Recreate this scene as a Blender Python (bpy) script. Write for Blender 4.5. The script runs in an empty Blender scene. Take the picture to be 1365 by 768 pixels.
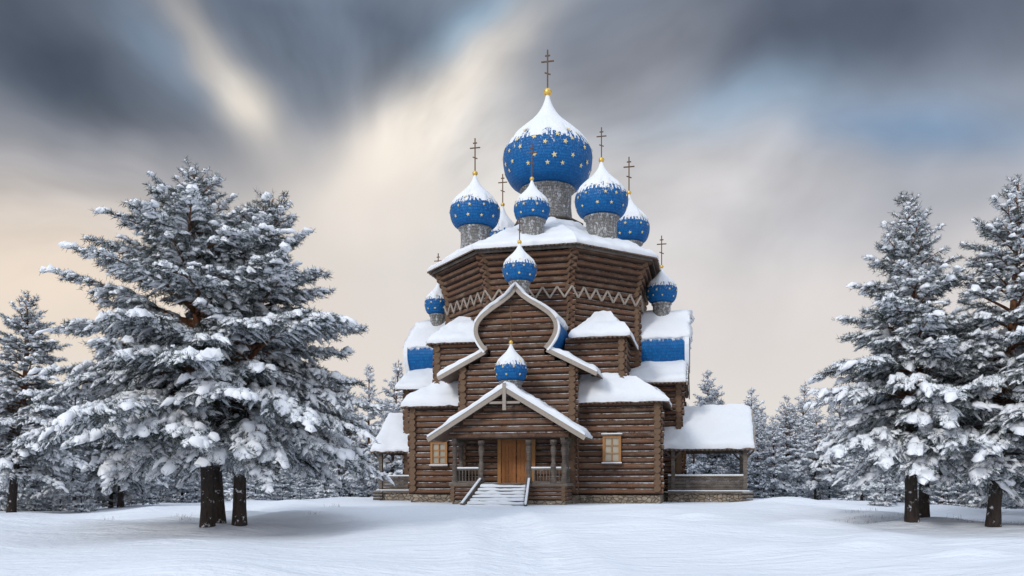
import bpy, math, random
import numpy as np
from mathutils import Vector, noise
random.seed(7)
RNG=np.random.default_rng(11)
scene=bpy.context.scene
F=1100.0
def px2w(px,d): return (px-682.5)/F*d

# ---------------------------------------------------------------- node helpers
class NT:
    def __init__(s,tree): s.t=tree; s.n=tree.nodes; s.l=tree.links
    def new(s,typ,ins=None,**kw):
        nd=s.n.new(typ)
        for k,v in kw.items(): setattr(nd,k,v)
        if ins:
            for k,v in ins.items(): s.set(nd.inputs[k],v)
        return nd
    def set(s,sock,v):
        if isinstance(v,bpy.types.NodeSocket): s.l.new(v,sock)
        else: sock.default_value=v
    def math(s,op,a,b=None,c=None,clamp=False):
        nd=s.n.new('ShaderNodeMath'); nd.operation=op; nd.use_clamp=clamp
        s.set(nd.inputs[0],a)
        if b is not None: s.set(nd.inputs[1],b)
        if c is not None: s.set(nd.inputs[2],c)
        return nd.outputs[0]
    def mix(s,f,a,b,blend='MIX'):
        nd=s.n.new('ShaderNodeMix'); nd.data_type='RGBA'; nd.blend_type=blend
        s.set(nd.inputs[0],f)
        s.set(nd.inputs[6],a if isinstance(a,bpy.types.NodeSocket) else (*a,1))
        s.set(nd.inputs[7],b if isinstance(b,bpy.types.NodeSocket) else (*b,1))
        return nd.outputs[2]
    def noise(s,vec,scale,detail=4,rough=.55,out=0):
        nd=s.n.new('ShaderNodeTexNoise')
        if vec is not None: s.l.new(vec,nd.inputs['Vector'])
        nd.inputs['Scale'].default_value=scale; nd.inputs['Detail'].default_value=detail
        nd.inputs['Roughness'].default_value=rough
        return nd.outputs[out]
    def ss(s,v,a,b):
        nd=s.n.new('ShaderNodeMapRange'); nd.interpolation_type='SMOOTHSTEP'
        s.set(nd.inputs[0],v); nd.inputs[1].default_value=a; nd.inputs[2].default_value=b
        return nd.outputs[0]
    def sep(s,v):
        nd=s.n.new('ShaderNodeSeparateXYZ'); s.l.new(v,nd.inputs[0]); return nd.outputs
    def comb(s,x,y,z):
        nd=s.n.new('ShaderNodeCombineXYZ')
        for i,v in enumerate((x,y,z)): s.set(nd.inputs[i],v)
        return nd.outputs[0]
    def bump(s,h,strength,dist=.02,normal=None):
        nd=s.n.new('ShaderNodeBump'); s.l.new(h,nd.inputs['Height'])
        nd.inputs['Strength'].default_value=strength; nd.inputs['Distance'].default_value=dist
        if normal: s.l.new(normal,nd.inputs['Normal'])
        return nd.outputs[0]
def newmat(name):
    m=bpy.data.materials.new(name); m.use_nodes=True
    t=NT(m.node_tree); b=m.node_tree.nodes['Principled BSDF']
    b.inputs['Specular IOR Level'].default_value=.25
    return m,t,b
SNOWC=(.80,.83,.88)
def obj_coord(t): return t.new('ShaderNodeTexCoord').outputs['Object']
def dat(t):
    return t.new('ShaderNodeAttribute',attribute_name='dat').outputs['Vector']

def mat_snow(name='snow',bs=.35,scale=6,col=SNOWC):
    m,t,b=newmat(name); c=obj_coord(t)
    n1=t.noise(c,scale,3,.6)
    t.set(b.inputs['Base Color'],t.mix(n1,tuple(x*.94 for x in col),col)); b.inputs['Roughness'].default_value=.75
    if bs: t.set(b.inputs['Normal'],t.bump(n1,bs,.05))
    return m
def mat_log(name,c1,c2,c3,snowamt=.5):
    m,t,b=newmat(name); c=obj_coord(t); d=t.sep(dat(t))
    n1=t.noise(c,1.6,4,.6); n2=t.noise(c,14,4,.65)
    sc=t.new('ShaderNodeMapping'); t.l.new(c,sc.inputs[0]); sc.inputs['Scale'].default_value=(.9,.9,40)
    n3=t.noise(sc.outputs[0],1.3,4,.65)
    a=t.mix(d[0],c1,c2)
    a=t.mix(t.ss(n1,.45,.7),a,c3)
    a=t.mix(t.math('MULTIPLY',t.ss(n3,.46,.68),.9),a,(.03,.019,.014))
    a=t.mix(t.math('MULTIPLY',t.ss(n2,.52,.72),.45),a,tuple(min(1,x*1.8) for x in c1))
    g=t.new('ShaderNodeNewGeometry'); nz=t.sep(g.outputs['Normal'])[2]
    # shade in the log seams painted into the colour: down-facing sides darkened
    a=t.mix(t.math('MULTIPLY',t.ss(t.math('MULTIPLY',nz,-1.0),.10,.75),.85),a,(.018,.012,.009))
    sm=t.math('ADD',t.math('MULTIPLY',nz,.75),t.math('MULTIPLY',t.noise(c,2.6,5,.7),.75))
    sm=t.ss(sm,1.12-.18*snowamt,1.22-.18*snowamt)
    a=t.mix(sm,a,SNOWC)
    t.set(b.inputs['Base Color'],a); b.inputs['Roughness'].default_value=.85
    t.set(b.inputs['Normal'],t.bump(t.math('ADD',n2,n3),.6,.03))
    return m
def mat_shingle(name,ca,cb,cm,snow='t',row=.17,w=.115):
    m,t,b=newmat(name); d=t.sep(dat(t))
    v=t.comb(d[0],d[1],0.0)
    br=t.new('ShaderNodeTexBrick',offset=.5)
    t.l.new(v,br.inputs['Vector'])
    br.inputs['Color1'].default_value=(*ca,1); br.inputs['Color2'].default_value=(*cb,1)
    br.inputs['Mortar'].default_value=(*cm,1); br.inputs['Scale'].default_value=1
    br.inputs['Mortar Size'].default_value=.012; br.inputs['Mortar Smooth'].default_value=.6
    br.inputs['Brick Width'].default_value=w; br.inputs['Row Height'].default_value=row
    br.inputs['Bias'].default_value=0
    c=obj_coord(t)
    mp=t.new('ShaderNodeMapping'); t.l.new(c,mp.inputs[0]); mp.inputs['Scale'].default_value=(1,1,.30)
    nv=t.noise(mp.outputs[0],4.5,4,.65); nf=t.noise(c,9,4,.7)
    a=t.mix(t.math('MULTIPLY',t.ss(nf,.4,.75),.3),br.outputs[0],tuple(min(1,x*1.4+.02) for x in ca))
    g=t.new('ShaderNodeNewGeometry'); nz=t.sep(g.outputs['Normal'])[2]
    if snow=='t':
        k=t.math('ADD',d[2],t.math('MULTIPLY',t.math('SUBTRACT',nv,.5),1.0))
        k=t.math('ADD',k,t.math('MULTIPLY',t.math('SUBTRACT',nf,.5),.6))
        sm=t.ss(k,.13,.27)
        fr=t.math('MULTIPLY',t.ss(nf,.54,.70),t.ss(d[2],-.4,.3))
        sm=t.math('MAXIMUM',sm,t.math('MULTIPLY',fr,.5))
    elif snow=='n':
        k=t.math('ADD',nz,t.math('MULTIPLY',t.math('SUBTRACT',nv,.5),.9)); sm=t.ss(k,.28,.45)
    else:
        sm=t.math('MULTIPLY',t.ss(t.math('ADD',t.math('MULTIPLY',nv,.5),t.math('MULTIPLY',nf,.5)),.49,.62),.75)
    a=t.mix(sm,a,SNOWC)
    t.set(b.inputs['Base Color'],a); b.inputs['Roughness'].default_value=.5
    h=t.math('ADD',t.math('MULTIPLY',br.outputs['Fac'],-1.0),t.math('ADD',nf,t.math('MULTIPLY',sm,2.0)))
    t.set(b.inputs['Normal'],t.bump(h,.7,.03))
    return m
def mat_simple(name,col,rough=.8,metal=0,var=.3,scale=5,bs=.2,snow=0):
    m,t,b=newmat(name); c=obj_coord(t); n=t.noise(c,scale,4,.6)
    a=t.mix(n,tuple(x*(1-var) for x in col),tuple(min(1,x*(1+var)) for x in col))
    if snow:
        g=t.new('ShaderNodeNewGeometry'); nz=t.sep(g.outputs['Normal'])[2]
        k=t.math('ADD',t.math('MULTIPLY',nz,.7),t.math('MULTIPLY',t.noise(c,4,4,.7),.6))
        a=t.mix(t.ss(k,1.0-.4*snow,1.1-.4*snow),a,SNOWC)
    t.set(b.inputs['Base Color'],a); b.inputs['Roughness'].default_value=rough; b.inputs['Metallic'].default_value=metal
    t.set(b.inputs['Normal'],t.bump(n,bs,.02))
    return m
def mat_stone(name):
    m,t,b=newmat(name); c=obj_coord(t)
    mp=t.new('ShaderNodeMapping'); t.l.new(c,mp.inputs[0]); mp.inputs['Scale'].default_value=(1,1,1.7)
    vo=t.new('ShaderNodeTexVoronoi',feature='DISTANCE_TO_EDGE'); t.l.new(mp.outputs[0],vo.inputs['Vector']); vo.inputs['Scale'].default_value=3.2
    vc=t.new('ShaderNodeTexVoronoi'); t.l.new(mp.outputs[0],vc.inputs['Vector']); vc.inputs['Scale'].default_value=3.2
    v=t.sep(vc.outputs['Color'])[0]
    a=t.mix(v,(.22,.18,.14),(.36,.29,.22)); a=t.mix(t.ss(vo.outputs[0],.0,.07),(.06,.055,.05),a)
    n=t.noise(c,5,5,.7); a=t.mix(t.ss(n,.60,.68),a,SNOWC)
    t.set(b.inputs['Base Color'],a); b.inputs['Roughness'].default_value=.9
    t.set(b.inputs['Normal'],t.bump(t.math('ADD',t.ss(vo.outputs[0],0,.15),t.math('MULTIPLY',n,.5)),.9,.05)); return m
M_SNOW=mat_snow()
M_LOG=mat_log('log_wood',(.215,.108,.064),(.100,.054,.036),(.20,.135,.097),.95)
M_END=mat_simple('log_end',(.15,.095,.06),scale=20,snow=.2)
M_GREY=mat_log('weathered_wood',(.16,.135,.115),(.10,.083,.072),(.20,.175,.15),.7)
M_PLANK=mat_simple('plank_roof',(.15,.105,.08),scale=8,snow=.1)
M_TRIM=mat_simple('carved_trim',(.33,.285,.245),scale=9,snow=.3)
M_BLUE=mat_shingle('blue_shingle',(.002,.140,.40),(.002,.090,.29),(.001,.05,.17),'t')
M_BLUEN=mat_shingle('blue_barrel_shingle',(.002,.140,.40),(.002,.090,.29),(.001,.05,.17),'n',.19,.14)
M_DRUM=mat_shingle('grey_shingle',(.26,.25,.24),(.15,.145,.14),(.06,.057,.054),'d',.18,.12)
M_GOLD=mat_simple('gilded_metal',(.75,.48,.12),.4,.7,.15)
M_STAR=mat_simple('star_gilding',(.72,.60,.30),.5,.2,.1)
M_CROSS=mat_simple('cross_metal',(.09,.055,.032),.5,.5,.3)
M_STONE=mat_stone('rubble_stone')
M_DOOR=mat_simple('door_wood',(.34,.14,.05),.6,0,.4,10,.3)
M_WIN=mat_simple('window_frame',(.36,.175,.065),.6,0,.25,8)
m,t,b=newmat('window_glass'); b.inputs['Base Color'].default_value=(.36,.33,.26,1); b.inputs['Roughness'].default_value=.12; M_GLASS=m
b.inputs['Specular IOR Level'].default_value=.7

# ---------------------------------------------------------------- mesh builder
class MB:
    def __init__(s): s.v=[];s.f=[];s.m=[];s.d=[];s.s=[];s.ang=0
    def add(s,vs,fs,mat=0,d=None,smooth=False):
        o=len(s.v); ca,sa=math.cos(s.ang),math.sin(s.ang)
        for i,p in enumerate(vs):
            s.v.append((p[0]*ca-p[1]*sa,p[0]*sa+p[1]*ca,p[2]))
        if d is None: r=random.random(); s.d+= [(r,0,0)]*len(vs)
        else: s.d+=d
        for f in fs: s.f.append(tuple(o+i for i in f)); s.m.append(mat); s.s.append(smooth)
    def beam(s,p0,p1,w,h,mat=0,up=(0,0,1)):
        p0=Vector(p0);p1=Vector(p1);d=(p1-p0).normalized();up=Vector(up)
        a=d.cross(up)
        if a.length<1e-4: a=Vector((1,0,0))
        a.normalize(); u=a.cross(d).normalized(); a*=w/2;u*=h/2
        vs=[p0-a-u,p0+a-u,p0+a+u,p0-a+u,p1-a-u,p1+a-u,p1+a+u,p1-a+u]
        s.add(vs,[(0,1,2,3),(7,6,5,4),(0,4,5,1),(1,5,6,2),(2,6,7,3),(3,7,4,0)],mat)
    def box(s,x0,x1,y0,y1,z0,z1,mat=0):
        vs=[(x0,y0,z0),(x1,y0,z0),(x1,y1,z0),(x0,y1,z0),(x0,y0,z1),(x1,y0,z1),(x1,y1,z1),(x0,y1,z1)]
        s.add(vs,[(3,2,1,0),(4,5,6,7),(0,1,5,4),(1,2,6,5),(2,3,7,6),(3,0,4,7)],mat)
    def cyl(s,p0,p1,r0,r1,n=10,mat=0,capmat=None,segs=1):
        p0=Vector(p0);p1=Vector(p1);d=(p1-p0).normalized()
        a=d.orthogonal().normalized();b_=d.cross(a)
        vs=[];fs=[]
        for k in range(segs+1):
            t=k/segs; r=r0+(r1-r0)*t; c=p0.lerp(p1,t)
            for i in range(n):
                an=2*math.pi*i/n; vs.append(c+(a*math.cos(an)+b_*math.sin(an))*r)
        for k in range(segs):
            for i in range(n):
                j=(i+1)%n; fs.append((k*n+i,k*n+j,(k+1)*n+j,(k+1)*n+i))
        r=random.random(); dd=[(r,0,0)]*len(vs)
        s.add(vs,fs,mat,dd,True)
        cm=mat if capmat is None else capmat
        s.add(vs[:n],[tuple(range(n-1,-1,-1))],cm); s.add(vs[-n:],[tuple(range(n))],cm)
    def lathe(s,prof,cx,cy,n=32,mat=0,tf=None,R=None):
        R=R or max(p[0] for p in prof); vs=[];d=[];L=0
        for k,(r,z) in enumerate(prof):
            if k: L+=math.hypot(r-prof[k-1][0],z-prof[k-1][1])
            for i in range(n+1):
                an=2*math.pi*i/n
                vs.append((cx+r*math.cos(an),cy+r*math.sin(an),z)); d.append((an*R,L,tf(z) if tf else 0))
        fs=[]
        for k in range(len(prof)-1):
            for i in range(n):
                a=k*(n+1)+i; fs.append((a,a+1,a+n+2,a+n+1))
        s.add(vs,fs,mat,d,True)
    def grid(s,rows,mat=0,d=None,smooth=True):
        nr=len(rows);nc=len(rows[0]);vs=[p for r in rows for p in r]
        fs=[(a*nc+b_,a*nc+b_+1,(a+1)*nc+b_+1,(a+1)*nc+b_) for a in range(nr-1) for b_ in range(nc-1)]
        s.add(vs,fs,mat,d,smooth)
    def build(s,name,mats,parent=None):
        me=bpy.data.meshes.new(name); me.from_pydata([tuple(v) for v in s.v],[],s.f)
        me.polygons.foreach_set('material_index',s.m); me.polygons.foreach_set('use_smooth',s.s)
        at=me.attributes.new('dat','FLOAT_VECTOR','POINT')
        at.data.foreach_set('vector',np.array(s.d,dtype=np.float32).ravel())
        for m in mats: me.materials.append(m)
        me.update()
        o=bpy.data.objects.new(name,me); scene.collection.objects.link(o)
        if parent: o.parent=parent
        return o
def catmull(pts,n=6):
    out=[];P=[pts[0]]+list(pts)+[pts[-1]]
    for i in range(1,len(P)-2):
        for k in range(n):
            t=k/n; q=[]
            for c in range(2):
                a,b_,c_,d=P[i-1][c],P[i][c],P[i+1][c],P[i+2][c]
                q.append(.5*((2*b_)+(-a+c_)*t+(2*a-5*b_+4*c_-d)*t*t+(-a+3*b_-3*c_+d)*t**3))
            out.append(tuple(q))
    out.append(pts[-1]); return out

def snow_sheet(mb,P,lu,lv,T,taper=(1,1,1,1),dirf=None,mat=0,seed=0,step=.24,jit=.14):
    ca,sa=math.cos(mb.ang),math.sin(mb.ang)
    def W(p): return Vector((p.x*ca-p.y*sa,p.x*sa+p.y*ca,p.z))
    def par(l,t0,t1):
        n=max(2,int(l/step)); e=min(.12/l,.3/n)
        out=[]
        out+= [(0,0),(0,.6),(e,.9)] if t0 else [(0,1)]
        out+= [(i/n,1) for i in range(1,n)]
        out+= [(1-e,.9),(1,.6),(1,0)] if t1 else [(1,1)]
        return out
    U=par(lu,taper[0],taper[1]);V=par(lv,taper[2],taper[3]); rows=[]
    for v,kv in V:
        row=[]
        for u,ku in U:
            vv=v;uu=u
            p0=W(Vector(P(u,v)))
            if v==0 and taper[2]: vv=v-(noise.noise(p0*2.3)*jit+.5*jit*(1.8 if kv>0 else .8))/lv
            if v==1 and taper[3]: vv=v+(noise.noise(p0*2.3)*jit)/lv
            if u==0 and taper[0]: uu=u-(noise.noise(p0*2.7)*jit*.6)/lu
            if u==1 and taper[1]: uu=u+(noise.noise(p0*2.7)*jit*.6)/lu
            p=Vector(P(uu,vv)); k=min(ku,kv)
            dr=dirf(u,v) if dirf else Vector((0,0,1))
            h=T*k*(1+.6*noise.noise(p0*.8+Vector((0,0,5)))+.35*noise.noise(p0*2.6))
            row.append(p+dr*h)
        rows.append(row)
    mb.grid(rows,mat)
def roof_panel(rb,sb,a,b_,c,d,T=.30,taper=(1,1,1,0),seed=0,teeth=True):
    T*=1.18
    a,b_,c,d=map(Vector,(a,b_,c,d))
    def P(u,v): return (a.lerp(b_,u)).lerp(d.lerp(c,u),v)
    lu=(b_-a).length; lv=((d-a).length+(c-b_).length)/2
    n=(b_-a).cross((d-a)if (d-a).length>.01 else (c-b_)).normalized()
    if n.z<0:n=-n
    nb=max(2,int(lu/.24)); th=.06
    for i in range(nb):
        u0=(i+.04)/nb;u1=(i+.96)/nb;um=(u0+u1)/2
        e=.14/lv; ext=random.uniform(.02,.07)/lv
        pl=[P(u0,-ext),P(um,-e-ext),P(u1,-ext),P(u1,1),P(u0,1)] if teeth else [P(u0,0),P(um,0),P(u1,0),P(u1,1),P(u0,1)]
        vs=pl+[q-n*th for q in pl]; m5=5
        fs=[(0,1,2,3,4),(9,8,7,6,5)]+[(k,(k+1)%5,(k+1)%5+5,k+5) for k in range(5)]
        rb.add(vs,fs,0)
    up=n*.008
    snow_sheet(sb,lambda u,v:P(u,v)+up,lu,lv,T,taper)

# ---------------------------------------------------------------- CHURCH
church=bpy.data.objects.new('wooden_church',None); scene.collection.objects.link(church)
church.location=(2.33,54,0); church.rotation_euler=(0,0,math.radians(-13))
logs=MB();rb=MB();sb=MB();tr=MB();bar=MB()
LR=.19;PITCH=.345
def log_wall(p0,p1,z0,z1,ext=.3,off=0,hw=None,mb=logs):
    p0=Vector((*p0,0));p1=Vector((*p1,0));mid=(p0+p1)/2;d=(p1-p0).normalized();L=(p1-p0).length/2
    z=z0+LR+off*PITCH
    while z<z1:
        h=L+ext+random.uniform(-.06,.06)
        if hw: h=min(h,hw(z))
        if h>.12:
            r=LR*random.uniform(.91,1.05)
            mb.cyl(mid-d*h+Vector((0,0,z)),mid+d*h+Vector((0,0,z+random.uniform(-.015,.015))),r,r*random.uniform(.93,1.06),12,0,1)
        z+=PITCH
Z0=.95
OG=[(1.72,8.8),(2.02,9.15),(2.3,9.7),(2.3,10.25),(2.0,10.75),(1.42,11.2),(.82,11.58),(.34,11.95),(0,12.4)]
OGC=catmull(OG,4)
def og_w(z):
    for k in range(len(OGC)-1):
        z0,z1=OGC[k][1],OGC[k+1][1]
        if z0<=z<=z1: t=(z-z0)/max(1e-5,z1-z0); return OGC[k][0]*(1-t)+OGC[k+1][0]*t
    return 0
def arm(angle,r_out,r_in=4.6):
    for b in (logs,rb,sb,tr,bar): b.ang=angle
    W=3.05
    def hw(z):
        if z<7.7: return W+.3
        if z<8.85: return max(1.5,min(W+.3,1.72+(8.8-z)/1.35*2.6-.45))
        return og_w(z)-.12
    log_wall((-W,-r_out),(W,-r_out),Z0,12.2,.3,0,hw)
    for s in (-1,1): log_wall((s*W,-r_out),(s*W,-r_in),Z0,7.9,.3,.5)
    yo=-r_out-.45; yi=-r_in
    for s in (-1,1):
        a=(s*4.35,yo,7.5);b_=(s*4.35,yi,7.5);c=(s*1.7,yi,8.85);d=(s*1.7,yo,8.85)
        roof_panel(rb,sb,a,b_,c,d,.26,(1,0,1,1),seed=s)
        tr.beam((s*4.42,yo-.05,7.4),(s*1.72,yo-.05,8.78),.08,.22,0)
    full=[(-x,z) for x,z in OGC]+[(x,z) for x,z in OGC[::-1][1:]]
    N=[]
    for i in range(len(full)):
        a=full[max(0,i-1)];b_=full[min(len(full)-1,i+1)]
        tx,tz=b_[0]-a[0],b_[1]-a[1];l=math.hypot(tx,tz) or 1
        N.append((-tz/l,tx/l))
    ny=8; rows=[];d=[];L=0
    for i,(x,z) in enumerate(full):
        if i: L+=math.hypot(x-full[i-1][0],z-full[i-1][1])
        rows.append([(x,yo+(yi-yo)*k/ny,z) for k in range(ny+1)])
        d+=[(abs(yo+(yi-yo)*k/ny),L,0) for k in range(ny+1)]
    bar.grid(rows,0,d)
    bar.grid([[(x-nx*.1,y,z-nz*.1) for y in (yo,yi)] for (x,z),(nx,nz) in zip(full,N)],1)
    def rib(a0,a1,y0,y1,mb,mat,var=0):
        for i in range(len(full)-1):
            q=[]
            for j in (i,i+1):
                (x,z),(nx,nz)=full[j],N[j]
                for aa in (a0,a1):
                    if aa==a1 and var: aa=a1+var*noise.noise(Vector((x*2.2,z*2.2,angle)))*(1 if nz>-.1 else .3)
                    for y in (y0,y1): q.append((x+nx*aa,y,z+nz*aa))
            mb.add(q,[(0,4,6,2),(1,3,7,5),(0,1,5,4),(2,6,7,3),(0,2,3,1),(4,5,7,6)],mat)
    rib(-.22,.0,yo-.12,yo-.002,tr,0)
    rib(.002,.10,yo-.14,yo+.12,sb,0,.08)
    ids=[i for i in range(len(full)) if N[i][1]>.35]
    def P(u,v):
        f=u*(len(ids)-1);k=max(0,min(len(ids)-2,int(f)));t=f-k
        a=full[ids[k]];b_=full[ids[k+1]]
        return (a[0]*(1-t)+b_[0]*t, yo+(yi-yo)*v, a[1]*(1-t)+b_[1]*t)
    def D(u,v):
        f=u*(len(ids)-1);k=max(0,min(len(ids)-2,int(f)));t=f-k
        a=N[ids[k]];b_=N[ids[k+1]]
        return Vector((a[0]*(1-t)+b_[0]*t,0,a[1]*(1-t)+b_[1]*t)).normalized()
    snow_sheet(sb,P,5.0,abs(yi-yo),.18,(1,1,1,0),D,jit=.3)
    for b in (logs,rb,sb,tr,bar): b.ang=0
arm(0,9.0); arm(math.pi/2,8.5); arm(math.pi,8.5); arm(-math.pi/2,8.5)
for sx,sy,xu,xl in ((1,-1,5.5,7.5),(-1,-1,5.2,6.45),(1,1,5.5,7.3),(-1,1,5.2,6.45)):
    yu=7.0;yl=7.7
    def Q(x,y,z): return (sx*x,sy*y,z)
    log_wall((sx*3.05,sy*yl),(sx*xl,sy*yl),Z0,6.1,.3,0)
    log_wall((sx*xl,sy*yl),(sx*xl,sy*3),Z0,6.1,.3,.5)
    log_wall((sx*2.6,sy*yu),(sx*xu,sy*yu),6.3,9.9,.28,0)
    log_wall((sx*xu,sy*yu),(sx*xu,sy*3),6.3,9.9,.28,.5)
    roof_panel(rb,sb,Q(2.9,yl+.55,6.05),Q(xl+.5,yl+.55,6.05),Q(xu+.1,yu,7.45),Q(2.9,yu,7.45),.30,(1,0,1,0),1)
    roof_panel(rb,sb,Q(xl+.5,yl+.55,6.05),Q(xl+.5,2.6,6.05),Q(xu,2.6,7.45),Q(xu+.1,yu,7.45),.30,(0,1,1,0),2)
    xr=(3.0+xu)/2
    roof_panel(rb,sb,Q(2.6,yu+.5,9.75),Q(xu+.5,yu+.5,9.75),Q(xr+.35,yu-1.7,11.3),Q(xr-.35,yu-1.7,11.3),.27,(0,0,1,0),4)
    roof_panel(rb,sb,Q(xu+.5,yu+.5,9.75),Q(xu+.5,2.8,9.75),Q(xr+.35,2.8,11.3),Q(xr+.35,yu-1.7,11.3),.27,(0,1,1,0),5)
    roof_panel(rb,sb,Q(2.6,yu+.5,9.75),Q(2.6,2.8,9.75),Q(xr-.35,2.8,11.3),Q(xr-.35,yu-1.7,11.3),.27,(0,1,1,0),6)
T8=math.tan(math.pi/8)
def ap(z):
    return 5.95 if z<13.0 else 5.95+.75*((z-13.0)/2.2)**1.5
for k in range(8):
    an=k*math.pi/4; logs.ang=an; tr.ang=an; rb.ang=an; sb.ang=an
    z=7.0+LR+(.5*PITCH if k%2 else 0)
    while z<15.1:
        a=ap(z);h=a*T8+.26+random.uniform(-.05,.05);r=LR*random.uniform(.93,1.05)
        logs.cyl((-h,-a,z),(h,-a,z+random.uniform(-.01,.01)),r,r,12,0,1)
        z+=PITCH
    a=6.24; w=a*T8; n=6; zz=[]
    for i in range(2*n+1): zz.append((-w+2*w*i/(2*n),-a, 12.95 if i%2==0 else 12.30))
    for i in range(2*n): tr.beam(zz[i],zz[i+1],.07,.10,0)
    E=7.15; we=E*T8; wt=1.9*T8
    roof_panel(rb,sb,(-we,-E,15.15),(we,-E,15.15),(wt,-1.9,17.95),(-wt,-1.9,17.95),.28,(0,0,1,0),0)
    tr.beam((-we+.1,-E+.22,15.02),(we-.1,-E+.22,15.02),.06,.2,1)
for b in (logs,rb,sb,tr): b.ang=0

# cupolas
def cross(mb,x,y,z0,z1,mat):
    H=z1-z0;w=max(.05,H*.030)
    mb.box(x-w/2,x+w/2,y-w/2,y+w/2,z0,z1,mat)
    for zz,l in ((.72,.155),(.86,.06)): mb.box(x-H*l,x+H*l,y-w*.42,y+w*.42,z0+H*zz-w/2,z0+H*zz+w/2,mat)
    mb.beam((x-H*.07,y,z0+H*.46),(x+H*.07,y,z0+H*.40),w*.8,w*.9,mat)
def cupola(name,x,y,zd,rd,R,zb,zm,zt,zc,n=40,stars=3,starR=.1,base=None):
    mb=MB(); rn=rd*.98
    h1=zm-zb;h2=zt-zm
    prof=catmull([(rn,zb),(rn+(R-rn)*.55,zb+.16*h1),(R*.955,zb+.55*h1),(R,zm),(.955*R,zm+.15*h2),(.79*R,zm+.30*h2),(.54*R,zm+.46*h2),(.31*R,zm+.60*h2),(.16*R,zm+.74*h2),(.075*R,zm+.87*h2),(.03*R,zt)],4)
    mb.lathe(prof,x,y,n,0,lambda z:(z-zm)/h2 if z>zm else (z-zm)/h1,R)
    # snow cap shell, thickest on the shoulder
    vs=[]; K=len(prof); ns=n*2; rows=[]
    pr=[p for p in prof if p[1]>zm+.10*h2]
    for k,(r,z) in enumerate(pr):
        q=(z-zm)/h2; row=[]
        for i in range(ns+1):
            an=2*math.pi*(i%ns)/ns
            e=noise.noise(Vector((math.cos(an)*2.2*R+x*3,math.sin(an)*2.2*R+y*3,z*.5)))*.22+noise.noise(Vector((math.cos(an)*6*R+x,math.sin(an)*6*R,z*1.2)))*.14
            th=max(-.03,min(1,(q-.25-e)/.12))*.06*min(1.4,R)*(1 if q<.6 else max(.2,1-(q-.6)*2))
            row.append((x+(r+th)*math.cos(an),y+(r+th)*math.sin(an),z+th*.5))
        rows.append(row)
    mb.grid(rows,6)
    hd=zb-zd
    mb.lathe([(rd*1.12,zd),(rd,zd+.15*hd),(rd*.95,zd+.5*hd),(rd*.97,zb-.16),(rd*1.10,zb-.1),(rd*1.12,zb-.02),(rn,zb+.02)],x,y,n,1,None,rd)
    if base: mb.lathe(base,x,y,8,3,None)
    br=.075*R+.05
    mb.lathe([(0.001,zt-.1-br)]+[(br*math.sin(a),zt-.1-br*math.cos(a)+br) for a in [k*math.pi/8 for k in range(1,8)]]+[(0.001,zt-.1+2*br)],x,y,14,2)
    cross(mb,x,y,zt-.05+br,zc,4)
    zs=[zb+h1*.45]+[zb+h1*(.45)+ (h1*.55+h2*.22)*k/(stars-1) for k in range(1,stars)]
    for j,z in enumerate(zs):
        k=min(range(len(prof)),key=lambda q:abs(prof[q][1]-z) if q<len(prof)*.5 else 99)
        r,zz=prof[k];a_=prof[max(0,k-1)];b_=prof[k+1];tx,tz=b_[0]-a_[0],b_[1]-a_[1];l=math.hypot(tx,tz);nr,nz=tz/l,-tx/l
        cnt=int(2*math.pi*R/(starR*8.0))
        for i in range(cnt):
            an=2*math.pi*(i+.5*(j%2)+random.uniform(-.22,.22))/cnt
            o=Vector((nr*math.cos(an),nr*math.sin(an),nz)); c=Vector((x+r*math.cos(an),y+r*math.sin(an),zz+random.uniform(-.6,.6)*starR))+o*.04
            t1=Vector((-math.sin(an),math.cos(an),0));t2=o.cross(t1)
            sr=starR*random.uniform(.9,1.2);ph=random.uniform(-.4,.4)
            vs=[c+o*.02]
            for q in range(10):
                rr=sr if q%2==0 else sr*.42; aa=ph+q*math.pi/5
                vs.append(c+t1*rr*math.sin(aa)+t2*rr*math.cos(aa))
            mb.add(vs,[(0,1+q,1+(q+1)%10) for q in range(10)],5)
    mb.build(name,[M_BLUE,M_DRUM,M_GOLD,M_GREY,M_CROSS,M_STAR,M_SNOW],church)
cupola('main_onion_dome',0,0,18.4,1.62,2.92,20.75,22.75,27.0,29.95,56,5,.17,[(2.15,17.4),(2.1,18.2),(2.35,18.3),(2.35,18.42),(1.7,18.5)])
cupola('cupola_1',-4.2,-2.6,16.0,.95,1.6,17.75,18.8,21.2,23.5,40,3,.11)
cupola('cupola_2',3.9,-3.1,16.0,.98,1.62,17.7,18.75,21.15,23.2,40,3,.11)
cupola('cupola_3',5.0,3.4,16.0,.85,1.4,17.9,18.9,21.3,23.8,36,3,.11)
cupola('cupola_4',-3.8,3.2,16.0,.8,1.3,17.7,18.7,21.1,23.3,36,3,.11)
cupola('cupola_5',0,-5.1,15.6,.76,1.08,17.2,17.9,19.65,21.8,36,3,.09)
cupola('cupola_6',0,-8.5,11.6,.55,.95,12.75,13.45,14.95,16.4,32,3,.08)
cupola('cupola_7',-7.5,0,11.6,.55,.92,12.95,13.7,15.2,17.1,32,3,.08)
cupola('cupola_8',7.35,0,11.6,.58,.98,13.0,13.8,15.3,17.3,32,3,.08)
cupola('cupola_9',0,7.5,11.6,.55,.92,12.95,13.7,15.2,17.1,32,3,.08)
cupola('cupola_10',0,-10.6,5.9,.58,.86,7.0,7.65,9.05,11.0,32,3,.08)

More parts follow.
